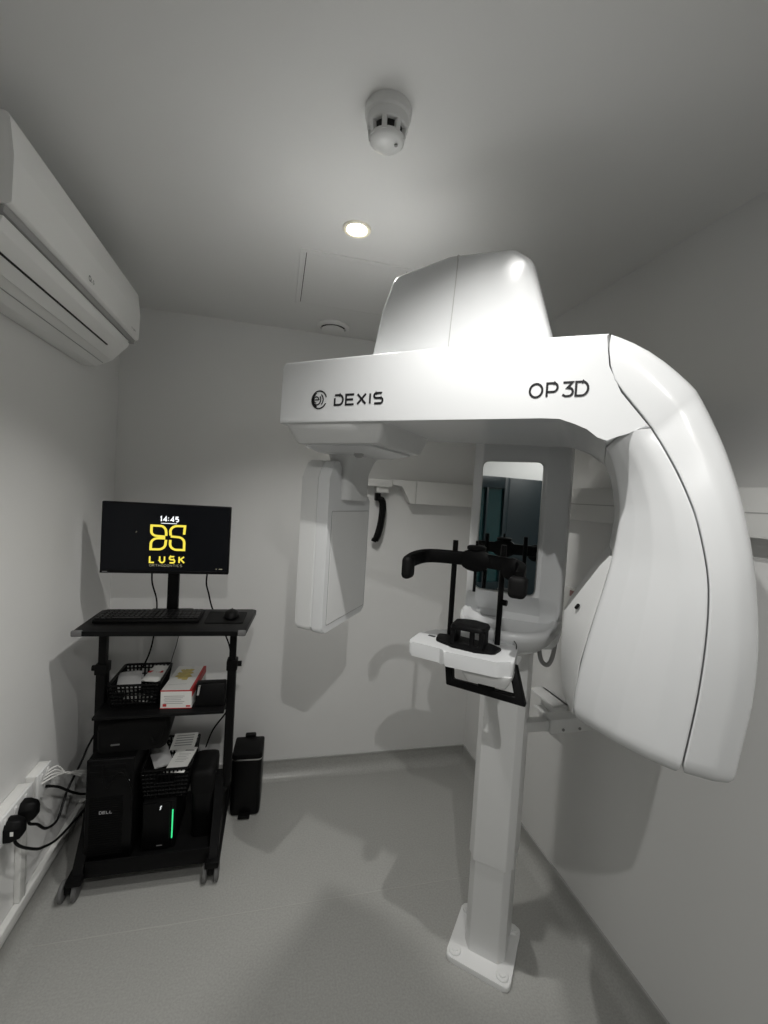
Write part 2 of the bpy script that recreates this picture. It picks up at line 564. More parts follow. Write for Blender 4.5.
# base plate
bm = B()
prism(bm, fillet([(-.100, -.006), (.110, -.012), (.110, .215), (-.100, .215)], .022, 5), 'z', .0, .02, r=.005)
bp = link('base_plate', bm, ENAMEL, M)
for q in ((-.075, .022), (.082, .018), (.084, .19), (-.075, .19)):
    bm = B(); lathe(bm, [(.020, .019), (.020, .0235), (.018, .0255), (.0105, .026), (.010, .029), (.001, .0295)], c=(q[0], q[1], 0), n=24)
    link('bolt_cover', bm, ENAMEL, bp)


def oct_section(ins, z):
    p = [(-.040 + ins, .040 + ins), (.066 - ins, .040 + ins), (.086 - ins, .068), (.086 - ins, .195 - ins), (-.062 + ins, .195 - ins), (-.062 + ins, .078)]
    return [Vector((a, b, z)) for a, b in p]


bm = B(); loft(bm, [[Vector((*q, .02)) for q in [(p.x, p.y) for p in fillet([(v.x, v.y) for v in oct_section(.006, 0)], .006, 3)]], [Vector((*q, 1.0)) for q in [(p.x, p.y) for p in fillet([(v.x, v.y) for v in oct_section(.006, 0)], .006, 3)]]])
link('lower_column', bm, ENAMEL, M)
cs = [(p.x, p.y) for p in fillet([(v.x, v.y) for v in oct_section(0, 0)], .006, 3)]
bm = B(); loft(bm, [[Vector((*q, .335)) for q in cs], [Vector((*q, 1.12)) for q in cs]])
link('upper_column', bm, ENAMEL, M)

# carriage with mirror
cp = fillet([(-.088, .0), (.108, .0), (.170, .034), (.170, .165), (-.128, .165), (-.128, .045)], [.008, .01, .02, .02, .02, .015], 4)
cp2 = fillet([(-.080, .012), (.100, .012), (.155, .045), (.155, .155), (-.115, .155), (-.115, .055)], [.008, .01, .02, .02, .02, .015], 4)
bm = B()
loft(bm, [[Vector((p.x, p.y, 1.080)) for p in cp2], [Vector((p.x * .97 + q.x * .03, p.y * .97 + q.y * .03, 1.083)) for q, p in zip(cp, cp2)], [Vector(((p.x + q.x) / 2, (p.y + q.y) / 2, 1.090)) for q, p in zip(cp, cp2)], [Vector((p.x, p.y, 1.105)) for p in cp]] + [[Vector((p.x, p.y + nd * max(0, 1 - p.y / .03), z)) for p in cp] for z, nd in ((1.135, .0), (1.150, .050), (1.172, .054), (1.190, .046), (1.210, .028), (1.228, .010), (1.240, .0))] + [[Vector((p.x, p.y, 1.86)) for p in cp]])
link('carriage', bm, PLASTIC, M)
mr = fillet([(-.088, 1.243), (.098, 1.243), (.098, 1.650), (-.088, 1.650)], .022, 6)
bm = B(); prism(bm, mr, 'y', -.006, .004, r=.001, seg=1)
mf = link('mirror_frame', bm, STEEL, M)
mr2 = fillet([(-.0845, 1.2465), (.0945, 1.2465), (.0945, 1.6465), (-.0845, 1.6465)], .0195, 6)
bm = B(); prism(bm, mr2, 'y', -.0068, -.0062)
link('mirror', bm, MIRROR, mf, smooth=0)

# tray under the mirror: a rounded dish that tapers back into the carriage
def dish(sc, z, dv=0):
    pts = []
    for k in range(41):
        a = math.pi + math.pi * k / 40
        r = 1
        x = .150 * math.cos(a); y = .222 * abs(math.sin(a)) ** .8
        pts.append(Vector((.020 + x * sc + .10 * y * sc, .032 + dv - y * sc, z)))
    return pts


TZ = .0


def dish_ring(sc, z, dv=0):
    f = dish(sc, z + TZ, dv)
    return f + [Vector((f[-1].x, .06, z + TZ)), Vector((f[0].x, .06, z + TZ))]


bm = B()
loft(bm, [dish_ring(.55, 1.085), dish_ring(.72, 1.098), dish_ring(.88, 1.122), dish_ring(.97, 1.146), dish_ring(1.0, 1.160), dish_ring(.99, 1.168), dish_ring(.965, 1.172), dish_ring(.86, 1.170), dish_ring(.80, 1.160), dish_ring(.6, 1.152), dish_ring(.2, 1.150)])
link('tray', bm, PLASTIC, M, smooth=50)

# overhead beam
VF, VB = -.482, -.035
arch = smooth_path([(.234, 1.604), (.226, 1.632), (.208, 1.660), (.180, 1.681), (.140, 1.690)], 4)
arch = [(p[0], p[1]) for p in [Vector((a[0], a[1], 0)) for a in [(.2555, 1.641), (.2435, 1.655), (.224, 1.671), (.200, 1.682), (.172, 1.688), (.140, 1.690)]]]
poly = [(-.508, 1.690), (-.508, 1.700), (-.508, 1.836), (-.498, 1.846), (.10, 1.847), (.2475, 1.843), (.247, 1.810), (.251, 1.783), (.259, 1.756), (.2735, 1.734), (.2905, 1.712), (.3085, 1.689), (.3245, 1.670), (.308, 1.668), (.290, 1.663), (.272, 1.653)] + arch
bm = B(); prism(bm, poly, 'y', VF, VB, r=.004, seg=3)
for v_ in bm.verts:
    if v_.co.x < -.4 and v_.co.y > -.2: v_.co.y -= .185
beam = link('rotating_beam', bm, PLASTIC, M)

# lettering and emblem on the beam
def on_beam(x, z): return Vector((x, VF - .0008, z))


bm = B()
letters(bm, 'DEXIS', -.342, 1.7325, .0235, .0232, .0086, .0050, on_beam)
link('lettering', bm, INK, beam)
bm = B()
for ch, lx, lw in (('O', .1135, .0235), ('P', .1455, .0200), ('3', .1735, .0195), ('d', .1975, .0210)):
    letters(bm, ch, lx, 1.731, .0260, lw, 0, .0041, on_beam)
link('lettering', bm, INK, beam)
bm = B()
cx, cz = -.388, 1.747
ribbon(bm, arc(cx, cz, .0215, .0215, 15, 335, 40), .0034, on_beam)
ribbon(bm, arc(cx - .003, cz, .0150, .0155, 55, -50, 20), .0033, on_beam)
ribbon(bm, arc(cx - .007, cz, .0120, .0125, 40, -250, 24), .0033, on_beam)
ribbon(bm, [(cx - .014, cz), (cx - .001, cz)] + arc(cx - .0085, cz, .0075, .0075, 0, 275, 18), .0028, on_beam)
ribbon(bm, arc(cx, cz, .0188, .0188, 115, 250, 20), .0050, on_beam)
link('emblem', bm, INK, beam)

# block under the beam's end that carries the sensor
def rect(u0, u1, v0, v1, z, r=.015, seg=3):
    return [Vector((p.x, p.y, z)) for p in fillet([(u0, v0), (u1, v0), (u1, v1), (u0, v1)], r, seg)]


bm = B()
loft(bm, [rect(-.496, -.205, -.474, -.175, 1.692), rect(-.496, -.210, -.474, -.175, 1.688), rect(-.482, -.232, -.452, -.165, 1.650), rect(-.478, -.238, -.448, -.168, 1.645)])
link('sensor_mount', bm, PLASTIC2, M)
bm = B()
loft(bm, [rect(-.470, -.262, -.425, -.176, 1.6455), rect(-.470, -.262, -.425, -.176, 1.640), rect(-.462, -.31, -.38, -.19, 1.630)])
link('mount_tray', bm, PLASTIC, M)
bm = B()
cyl(bm, Vector((-.345, -.345, 1.640)), Vector((-.345, -.345, 1.620)), .006, 12)
cyl(bm, Vector((-.345, -.352, 1.629)), Vector((-.345, -.338, 1.629)), .011, 12)
link('lock_knob', bm, GREYP, M)
# neck
bm = B()
loft(bm, [rect(-.480, -.375, -.31, -.14, 1.640, .03, 4), rect(-.478, -.390, -.30, -.15, 1.615, .03, 4), rect(-.476, -.402, -.295, -.155, 1.58, .03, 4), rect(-.476, -.404, -.295, -.155, 1.50, .03, 4)])
link('sensor_neck', bm, PLASTIC2, M)

# sensor head: a flat upright panel with chamfered top
sp = fillet([(-.362, 1.118), (-.118, 1.140), (-.118, 1.512), (-.150, 1.515), (-.300, 1.515), (-.302, 1.606), (-.335, 1.612), (-.362, 1.56)], [.015, .015, .012, .008, .012, .012, .012, .02], 4)
bm = B(); prism(bm, sp, 'x', -.516, -.462, r=.012, seg=4)
sensor = link('sensor_head', bm, PLASTIC2, M)
sp2 = fillet([(-.360, 1.116), (-.116, 1.139), (-.116, 1.511), (-.150, 1.514), (-.298, 1.514), (-.300, 1.607), (-.335, 1.611), (-.360, 1.56)], [.015, .015, .012, .008, .012, .012, .012, .02], 4)
bm = B(); prism(bm, sp2, 'x', -.4615, -.424, r=.007, seg=4)
link('sensor_cover', bm, PLASTIC, M)
bm = B(); prism(bm, fillet([(-.3395, 1.1385), (-.1225, 1.1565), (-.1225, 1.4675), (-.3395, 1.4675)], .004, 3), 'x', -.4245, -.4234)
link('plate_gap', bm, GREYINK, M, smooth=0)
bm = B(); prism(bm, fillet([(-.338, 1.140), (-.124, 1.158), (-.124, 1.466), (-.338, 1.466)], .004, 3), 'x', -.4245, -.4225, r=.0008, seg=1)
link('sensor_plate', bm, PLASTIC2, M)

# curved tube arm: inner front shell, outer cover
I_ = [(.232, 1.607), (.258, 1.640), (.2735, 1.600), (.281, 1.571), (.288, 1.530), (.289, 1.500), (.285, 1.440), (.276, 1.380), (.262, 1.310), (.246, 1.225), (.236, 1.150), (.234, 1.105)]
S_ = [(.324, 1.671), (.3245, 1.670), (.345, 1.636), (.368, 1.592), (.387, 1.548), (.402, 1.505), (.418, 1.435), (.4235, 1.38), (.424, 1.31), (.420, 1.225), (.413, 1.150), (.408, 1.105)]
O_ = [(.388, 1.745), (.389, 1.744), (.412, 1.698), (.436, 1.642), (.453, 1.592), (.468, 1.540), (.487, 1.450), (.496, 1.38), (.502, 1.30), (.501, 1.22), (.494, 1.150), (.489, 1.098)]
VI = [-.440, -.440, -.432, -.425, -.420, -.418, -.412, -.410, -.408, -.406, -.404, -.402]
VS = [-.484, -.484, -.488, -.494, -.502, -.508, -.516, -.521, -.524, -.524, -.522, -.521]
VO = [-.474, -.474, -.476, -.480, -.484, -.488, -.494, -.497, -.500, -.500, -.500, -.498]
VBK = -.06
I_[0] = (.2565, 1.6385); S_[0] = (.326, 1.668)
I_[1] = (.2635, 1.627); S_[1] = (.334, 1.655)
O_[0] = (.392, 1.738); O_[1] = (.398, 1.727)


def lerp(a, b, t): return a + (b - a) * t


def front_ring(k, shrink=0, dz=0):
    I = Vector((I_[k][0], 0, I_[k][1])); Sx = Vector((S_[k][0], 0, S_[k][1]))
    d = (Sx - I)
    n = Vector((-d.z, 0, d.x)).normalized()
    bul = .009 * max(0, 1 - k / 9) ** 1.5
    Sx = Sx - d.normalized() * .0011
    def P(t, v):
        q = I.lerp(Sx, t) + n * bul * math.sin(math.pi * t)
        return Vector((q.x, v, q.z))
    ring = [P(0, VBK), P(0, VI[k] + .06), P(0, VI[k]), P(.22, lerp(VI[k], VS[k], .22) - .010), P(.45, lerp(VI[k], VS[k], .45) - .016), P(.75, lerp(VI[k], VS[k], .75) - .012), P(1, VS[k]), P(1, VBK), P(.75, VBK), P(.5, VBK), P(.25, VBK)]
    ring = fillet(ring, [.01, 0, .022, .04, .05, .05, .003, .01, 0, 0, 0], 5)
    c = sum(ring, Vector()) / len(ring)
    return [c + (p - c) * (1 - shrink) + Vector((0, 0, dz)) for p in ring]


def cover_sect(S2, O2, vs_, vo_, e=1.0, shrink=0, dz=0):
    Sx = Vector((S2[0], 0, S2[1])); O = Vector((O2[0], 0, O2[1]))
    d = (O - Sx)
    Sx = Sx + d.normalized() * .0011
    def P(t, v): q = Sx.lerp(O, t); return Vector((q.x, v, q.z))
    ring = [P(0, VBK), P(0, vs_), P(.55, lerp(vs_, vo_, .5) - .005 * e), P(.97, vo_), P(1 + .06 * e, vo_ + .10), P(1 + .10 * e, -.25), P(1 + .04 * e, VBK)]
    ring = fillet(ring, [.01, .003, .05, .030, .05, .08, .03], 5)
    c = sum(ring, Vector()) / len(ring)
    return [c + (p - c) * (1 - shrink) + Vector((0, 0, dz)) for p in ring]


def cover_ring(k, shrink=0, dz=0):
    return cover_sect(S_[k], O_[k], VS[k], VO[k], 1.0, shrink, dz)


def resample(lst, n):
    """smooth the station lists"""
    P = [Vector((a[0], a[1], 0)) for a in lst]
    return [(p.x, p.y) for p in smooth_path(P, n)]


NS = 3
I_ = resample(I_, NS); S_ = resample(S_, NS); O_ = resample(O_, NS)


def res1(l): return [p.x for p in smooth_path([Vector((a, i, 0)) for i, a in enumerate(l)], NS)]


VI = res1(VI); VS = res1(VS); VO = res1(VO)
K = len(I_) - 1
rings = [front_ring(k) for k in range(K + 1)]
rings += [front_ring(K, .02, -.012), front_ring(K, .06, -.020), front_ring(K, .14, -.026), front_ring(K, .3, -.029)]
bm = B(); loft(bm, rings)
arm = link('tube_arm', bm, PLASTIC, M, smooth=40)
rings = []
# the cover starts as a thin wedge over the beam's shoulder
wedge = [(.2482, 1.822, .2505, 1.8445), (.2490, 1.806, .266, 1.8385), (.2525, 1.783, .290, 1.827), (.2605, 1.757, .316, 1.811), (.2750, 1.735, .341, 1.791), (.2920, 1.713, .362, 1.771), (.3100, 1.690, .380, 1.752)]
for i, (sx, sz, ox, oz) in enumerate(wedge):
    rings.append(cover_sect((sx, sz), (ox, oz), -.484, -.474, .35 + .65 * i / 6))
rings += [cover_ring(k) for k in range(K + 1)]
rings += [cover_ring(K, .03, -.012), cover_ring(K, .09, -.021), cover_ring(K, .2, -.027), cover_ring(K, .4, -.030)]
bm = B(); loft(bm, rings)
link('arm_cover', bm, PLASTIC, M, smooth=40)

# collimator cover on the inner side of the arm
def col_ring(z, fu, fv, lu, lv, bu, sh=0):
    ring = [Vector((fu, fv, z)), Vector((lu, lv, z)), Vector((lu + .004, -.09, z)), Vector((bu, -.09, z))]
    ring = fillet(ring, [.002, .008, .01, .002], 3)
    c = sum(ring, Vector()) / 16
    return [c + (p - c) * (1 - sh) for p in ring]


bm = B()
loft(bm, [col_ring(1.425, .2835, -.404, .279, -.392, .289), col_ring(1.40, .2795, -.403, .262, -.365, .286), col_ring(1.34, .2680, -.402, .230, -.325, .276),
          col_ring(1.28, .2555, -.401, .197, -.295, .264), col_ring(1.20, .2405, -.400, .196, -.290, .25), col_ring(1.12, .2345, -.398, .201, -.285, .24), col_ring(1.085, .2345, -.394, .207, -.285, .24), col_ring(1.078, .2345, -.394, .207, -.285, .24, .1)])
cc = link('collimator_cover', bm, PLASTIC2, M, smooth=30)
bm = B(); cyl(bm, Vector((.2225, -.342, 1.300)), Vector((.2275, -.349, 1.309)), .0035, 8)
link('latch', bm, BLACKP, cc)

# motor cover on top
hp = fillet([(-.300, 1.840), (-.272, 1.985), (-.243, 2.062), (-.100, 2.088), (.048, 2.078), (.088, 2.050), (.150, 1.840)], [0, .05, .03, .05, .04, .05, 0], 5)


def hump_ring(v, s, dz):
    return [Vector((-.075 + (p.x + .075) * s, v, 1.84 + (p.y - 1.84) * dz)) for p in hp]


bm = B()
loft(bm, [hump_ring(-.4075, .6, .6), hump_ring(-.4075, .93, .945), hump_ring(-.405, .96, .968), hump_ring(-.399, .982, .986), hump_ring(-.389, .995, .996), hump_ring(-.376, 1, 1), hump_ring(-.2, .99, 1.0), hump_ring(-.02, .95, .98), hump_ring(.03, .9, .94)])
hump = link('motor_cover', bm, PLASTIC, M, smooth=40)
bm = B()
tube(bm, smooth_path([(-.089, -.4072, 1.845), (-.085, -.4074, 1.93), (-.080, -.4074, 2.02), (-.078, -.4070, 2.062), (-.0765, -.3995, 2.082), (-.076, -.25, 2.0885)], 5), .0011, 6)
link('cover_seam', bm, GREYP, hump)

# chin arm
plate = fillet([(-.176, -.318), (-.178, -.235), (-.145, -.165), (-.08, -.135), (.055, -.135), (.088, -.205), (.096, -.31), (.060, -.335), (-.07, -.338), (-.085, -.325)], [.012, .02, .025, .02, .025, .02, .015, .02, .01, .01], 4)
bm = B(); prism(bm, plate, 'z', 1.103, 1.140, r=.006, seg=3)
chin = link('chin_arm', bm, PLASTIC, M)
bm = B()
loft(bm, [[Vector((p.x, p.y, z)) for p in fillet([(a + i, b + i), (c - i, b + i), (c - i, d - i), (a + i, d - i)], .012, 3)] for a, c, b, d, i, z in ((-.03, .094, -.325, -.15, 0, 1.104), (-.03, .094, -.325, -.15, .001, 1.092), (-.03, .094, -.325, -.15, .012, 1.070), (-.03, .094, -.325, -.15, .03, 1.064))])
link('chin_base', bm, PLASTIC2, M)
link('support_arm', box(B(), -.03, .06, -.2, .06, 1.066, 1.104, .01, 3), PLASTIC2, M)
bm = B(); prism(bm, [(-.148, -.245), (-.128, -.248), (-.127, -.238), (-.147, -.236)], 'z', 1.1395, 1.1408)
link('slot', bm, INK, chin, smooth=0)
bm = B(); tube(bm, smooth_path([(-.02, -.165, 1.141), (.01, -.150, 1.152), (.06, -.165, 1.152), (.082, -.20, 1.150), (.084, -.21, 1.135)], 4), .0014, 6)
link('wire', bm, BLACKP, chin)

# bite block frame
bm = B()
prism(bm, fillet([(-.125, -.225), (-.115, -.275), (-.06, -.30), (.0, -.305), (.045, -.29), (.055, -.245), (.02, -.225), (-.08, -.21)], .012, 3), 'z', 1.140, 1.147, r=.002)
bite = link('bite_block', bm, BLACKP, M)
bm = B()
for u in (-.062, -.012, .012):
    box(bm, u - .006, u + .006, -.304, -.292, 1.147, 1.192, .002)
box(bm, -.068, .018, -.304, -.292, 1.146, 1.156, .002)
for u in (-.062, .012):
    box(bm, u - .004, u + .004, -.292, -.235, 1.149, 1.192, .002)
link('uprights', bm, BLACKP, bite)
capp = fillet([(-.070, -.308), (.020, -.308), (.022, -.24), (-.025, -.222), (-.072, -.24)], [.02, .02, .015, .02, .015], 4)
bm = B(); loft(bm, [[Vector((p.x, p.y, 1.191)) for p in capp], [Vector((p.x, p.y, 1.197)) for p in capp], [Vector((-.025 + (p.x + .025) * .93, -.27 + (p.y + .27) * .93, 1.202)) for p in capp], [Vector((-.025 + (p.x + .025) * .6, -.27 + (p.y + .27) * .6, 1.204)) for p in capp]])
link('cap', bm, BLACKP, bite)

# patient handle: a black trapezoid loop below the chin arm
bm = B()
hv = -.285
sweep_rect(bm, [(-.078, hv + .02, 1.112), (-.064, hv, 1.046), (.114, hv, 1.042), (.086, hv + .03, 1.115)], .020, .024, up=(0, 1, 0))
h = link('handle', bm, BLACKP, M, bevel=.004, bseg=3)
bm = B(); box(bm, .010, .050, hv - .012, hv + .014, 1.045, 1.082, .004)
link('handle_mount', bm, BLACKP, M)

# head support: rods and band
for (u, z1) in ((-.100, 1.408), (.033, 1.408)):
    bm = B(); cyl(bm, Vector((u, -.2, 1.139)), Vector((u, -.2, z1)), .0074, 14)
    rod = link('rod', bm, BLACK, M)
    if u > 0:
        bm = B(); cyl(bm, Vector((u, -.2, 1.255)), Vector((u + .018, -.203, 1.255)), .008, 10)
        link('clamp', bm, BLACKP, rod)
bm = B(); cyl(bm, Vector((-.040, -.198, 1.272)), Vector((-.040, -.198, 1.412)), .0042, 10)
link('rod', bm, BLACK, M)
band = smooth_path([(-.190, -.330, 1.346), (-.188, -.29, 1.354), (-.176, -.245, 1.359), (-.145, -.222, 1.361), (-.09, -.208, 1.361), (-.035, -.205, 1.361), (.02, -.208, 1.360), (.066, -.225, 1.358), (.091, -.262, 1.354), (.096, -.305, 1.348), (.096, -.325, 1.342)], 4)
bm = B()
rings = []
for i, p in enumerate(band):
    a = band[max(0, i - 1)]; c = band[min(len(band) - 1, i + 1)]
    d = (c - a); d.z = 0; d.normalize()
    s = Vector((-d.y, d.x, 0))
    hh = .0185; ww = .010
    rings.append(fillet([p + s * ww - Vector((0, 0, hh)), p + s * ww + Vector((0, 0, hh)), p - s * ww + Vector((0, 0, hh)), p - s * ww - Vector((0, 0, hh))], .005, 3))
loft(bm, rings)
hs = link('head_support', bm, BLACKP, M, smooth=40)
for u, w_, z0, z1 in ((-.188, .013, 1.306, 1.366), (.094, .021, 1.298, 1.350)):
    bm = B(); box(bm, u - w_, u + w_, -.345, -.300, z0, z1, .012, 4)
    link('temple_pad', bm, RUB, hs)
bm = B()
lathe(bm, [(.022, 1.386), (.026, 1.389), (.026, 1.396), (.020, 1.399), (.001, 1.400)], c=(-.040, -.2, 0), n=20)
link('knob', bm, BLACKP, hs)
bm = B()
loft(bm, [[Vector((-.04 + .044 * c * math.cos(t * math.pi / 8), -.218 + dv, 1.360 + .031 * c * math.sin(t * math.pi / 8))) for t in range(16)] for c, dv in ((.8, 0), (1, .004), (1, .02), (.8, .024))])
link('hub', bm, BLACKP, hs, smooth=50)
bm = B()
loft(bm, [[Vector((.064 + .028 * c * math.cos(t * math.pi / 8), -.236 + dv, 1.352 + .029 * c * math.sin(t * math.pi / 8))) for t in range(16)] for c, dv in ((.8, -.012), (1, -.008), (1, .012), (.8, .016))])
link('hub', bm, BLACKP, hs, smooth=50)

# wall bracket from the column to the wall and a looped cable
def wbox(x0, x1, y0, y1, z0, z1, rr):
    b_ = box(B(), x0, x1, y0, y1, z0, z1, rr)
    bmesh.ops.transform(b_, matrix=Matrix.Rotation(-MA, 4, 'Z') @ Matrix.Translation(-MO), verts=b_.verts[:])
    return b_


wb = link('wall_bracket', wbox(.935, XR - .0005, 1.265, 1.318, .752, .802, .004), ENAMEL, M)
link('bracket_pipe', wbox(.83, .94, 1.272, 1.311, .757, .795, .008), ENAMEL, wb)
link('upper_flange', wbox(1.075, XR - .0005, 1.45, 1.615, .742, .752, .002), ENAMEL, wb)
link('lower_flange', wbox(1.095, XR - .0005, 1.45, 1.60, .672, .682, .002), ENAMEL, wb)
link('wall_plate', wbox(1.132, XR - .0005, 1.45, 1.61, .672, .752, .002), ENAMEL, wb)
for dx in (.985, 1.05):
    bm = B(); cyl(bm, ml(dx, 1.266, .765), ml(dx, 1.262, .765), .005, 10)
    link('screw', bm, GREYINK, wb)
bm = B(); tube(bm, smooth_path([(.112, .10, 1.10), (.112, .10, 1.05), (.122, .10, 1.018), (.140, .10, 1.012), (.152, .10, 1.04), (.158, .10, 1.09)], 5), .007, 10)
link('cable', bm, CABLEG, M)

# ------------------------------------------------------------------ sockets on the walls
t = empty('double_socket', (XR, 1.50, 1.165), 0, 'white double wall socket with red marks beyond the machine mirror', 'socket')
o = Vector((XR, 1.50, 1.165))
link('plate', bb(XR - .012, XR - .0005, 1.43, 1.575, 1.12, 1.206, .004), TRUNK, t)
for y in (1.465, 1.54):
    bm = B()
    bb(XR - .0145, XR - .0115, y - .012, y + .012, 1.175, 1.197, .001, 1, bm)
    link('rocker', bm, PINK, t)
    bm = B()
    for dy, dz in ((0, 1.163), (-.011, 1.142), (.011, 1.142)):
        bb(XR - .0127, XR - .0118, y + dy - .003, y + dy + .003, dz - .005, dz + .005, 0, 1, bm)
    link('pin_holes', bm, INK, t, smooth=0)

# dado trunking on the wall beside the cart
bm = B()
box(bm, XL + .0005, XL + .022, -1.0, 2.06, .118, .158, .003)
tr = link('skirting_trunking', bm, TRUNK)
tag(tr, 'low white cable trunking running along the wall just above the floor', 'trunking')
for i, (y0, y1, lab) in enumerate(((1.395, 1.435, 'white upright conduit under the double socket box'), (1.565, 1.605, 'white upright conduit nearer the black cart'))):
    bm = B(); box(bm, XL + .0005, XL + .018, y0, y1, .159, .464 if i == 0 else .454, .002)
    c = link('conduit', bm, TRUNK); tag(c, lab, 'conduit', 'upright conduits')
    bm = B(); box(bm, XL + .0175, XL + .0185, y0 + .028, y0 + .030, .159, .45)
    link('lid_line', bm, GREYP, c, smooth=0)


def socket(name, y0, y1, z0, z1, d, label, ys):
    t = empty(name, (XL, (y0 + y1) / 2, (z0 + z1) / 2), 0, label, 'socket')
    oo = t.location.copy()
    g = lambda bm, a, b, c, e, f, h, r=0: box(bm, a - oo.x, b - oo.x, c - oo.y, e - oo.y, f - oo.z, h - oo.z, r)
    link('back_box', g(B(), XL + .0005, XL + d - .009, y0, y1, z0, z1, .003), TRUNK, t)
    link('face_plate', g(B(), XL + d - .009, XL + d, y0 - .001, y1 + .001, z0 - .001, z1 + .001, .003), ENAMEL, t)
    for y in ys:
        link('rocker', g(B(), XL + d - .001, XL + d + .003, y - .006, y + .006, z1 - .026, z1 - .008, .001), ENAMEL, t)
    return t


socket('double_socket', 1.36, 1.575, .465, .545, .042, 'white double socket box on the wall with two black plugs', (1.425, 1.475, 1.53))
socket('data_socket', 1.612, 1.70, .455, .54, .038, 'small white socket box on the wall right beside the cart', (1.635, 1.675))


def plug(y, path, label, fuse=True):
    x = XL + .0425
    t = empty('power_plug', (x, y, .50), 0, label, 'plug', 'black power plugs')
    oo = t.location.copy()
    pr = fillet([(-.024, -.030), (.024, -.030), (.026, .010), (.014, .030), (-.014, .030), (-.026, .010)], .008, 3)
    bm = B(); loft(bm, [[Vector((0.0, p.x, p.y)) for p in pr], [Vector((.016, p.x, p.y)) for p in pr], [Vector((.036, p.x * .72, p.y * .8)) for p in pr], [Vector((.041, p.x * .5, p.y * .6)) for p in pr]])
    link('plug_body', bm, BLACKP, t, smooth=45)
    if fuse:
        bm = B(); box(bm, .018, .026, -.0262, -.0252, -.006, .006, 0)
        link('fuse_label', bm, PAPER, t, smooth=0)
    bm = B(); tube(bm, [p - oo for p in smooth_path([(x + .018, y, .474), (x + .020, y, .455)] + path, 6)], .0042, 8)
    link('cord', bm, BLACKP, t)


plug(1.437, [(-.675, 1.47, .415), (-.672, 1.53, .36), (-.676, 1.588, .317), (-.68, 1.70, .255), (-.68, 1.84, .215), (-.66, 2.00, .20)], 'black plug with white fuse tag, the nearer one in the double socket')
plug(1.512, [(-.676, 1.555, .42), (-.674, 1.60, .372), (-.676, 1.66, .338), (-.68, 1.71, .327), (-.68, 1.745, .356), (-.68, 1.78, .384), (-.67, 1.86, .43), (-.66, 1.92, .48), (-.62, 2.03, .56)], 'black plug with a looping lead, the one nearer the cart', False)
bm = B()
for k in range(4):
    z = .50 + .006 * k
    tube(bm, smooth_path([(XL + .038, 1.635 + .012 * k, z), (XL + .058, 1.66 + .012 * k, z + .003), (XL + .072, 1.74, z - .03 - .008 * k), (XL + .075, 1.83, z - .10), (XL + .12, 2.00, z - .22)], 5), .0026, 6)
tag(link('data_cable', bm, CABLEW), 'thin white data leads looping from the small socket box behind the cart', 'cable')
bm = B(); tube(bm, smooth_path([(XL + .038, 1.66, .475), (-.68, 1.69, .452), (-.67, 1.74, .405), (-.67, 1.815, .342), (-.66, 1.90, .28), (-.63, 2.02, .22)], 6), .0042, 8)
tag(link('black_cable', bm, BLACKP), 'short black lead from the small socket box into the cart', 'cable')

# ------------------------------------------------------------------ the computer cart
CX, CY = -.375, 1.86
cart = empty('computer_cart', (CX, CY, 0), 0, 'black metal computer cart on castors with a desk top and two shelves', 'cart')
o = Vector((CX, CY, 0))


def c_box(x0, x1, y0, y1, z0, z1, r=.003, bm=None, seg=2):
    return box(bm or B(), x0 - CX, x1 - CX, y0 - CY, y1 - CY, z0, z1, r, seg)


bm = B(); prism(bm, fillet([(-.664 - CX, 1.722 - CY), (-.084 - CX, 1.698 - CY), (-.055 - CX, 2.008 - CY), (-.664 - CX, 2.015 - CY)], .018, 4), 'z', .964, .982, r=.004)
link('desk_top', bm, BOARD, cart)
for a in ((-.668, -.632, 1.719, 1.735), (-.112, -.082, 1.697, 1.713)):
    link('corner_guard', c_box(a[0], a[1], a[2], a[3], .962, .984, .005), GREYR, cart)
for sx, px in ((-1, -.610), (1, -.137)):
    post = link('post', c_box(px - .013, px + .013, 1.85, 1.885, .30, .964, .003), BLACK, cart)
    link('sleeve', c_box(px - .0165, px + .0165, 1.843, 1.892, .30, .80, .003), BLACK, post)
    bm = B(); c_box(px - .021, px + .021, 1.838, 1.895, .775, .815, .004, bm)
    cyl(bm, Vector((px + .021 * sx - CX, 1.866 - CY, .795)), Vector((px + .036 * sx - CX, 1.866 - CY, .795)), .011, 12)
    link('height_clamp', bm, BLACKP, post)
    # side frame: upright web that flares down to the foot
    fp = [(1.712, .078), (1.735, .115), (1.80, .20), (1.845, .34), (1.892, .34), (1.94, .20), (2.10, .115), (2.16, .078)]
    bm = B(); prism(bm, [(y - CY, z) for y, z in fp], 'x', px + (-.030 if sx < 0 else -.043) - CX, px + (.006 if sx < 0 else -.010) - CX, r=.003)
    link('side_frame', bm, BLACK, cart)
    fx = px - .015 if sx < 0 else px - .027
    link('foot', c_box(fx - .026, fx + .026, 1.70, 2.18, .070, .096, .006), BLACK, cart)
    for y in (1.735, 2.15):
        cxx = fx - .022 if sx < 0 else fx - .005
        bm = B()
        c_box(cxx - .012, cxx + .012, y - .020, y + .026, .034, .066, .004, bm)
        cyl(bm, Vector((cxx - CX, y - CY, .055)), Vector((cxx - CX, y - CY, .072)), .010, 12)
        cst = link('castor', bm, BLACKP, cart)
        for d in (-.021, .021):
            bm = B()
            prof = [(.006, -.010), (.022, -.010), (.0285, -.006), (.0285, .006), (.022, .010), (.006, .010)]
            rg = []
            for r, w in [(a * 1.2, b_ * .9) for a, b_ in prof]:
                rg.append([Vector((cxx + d + w - CX, y - CY + r * math.cos(2 * math.pi * k / 20), .0345 + r * math.sin(2 * math.pi * k / 20))) for k in range(20)])
            loft(bm, rg)
            link('wheel', bm, GREYR, cst)
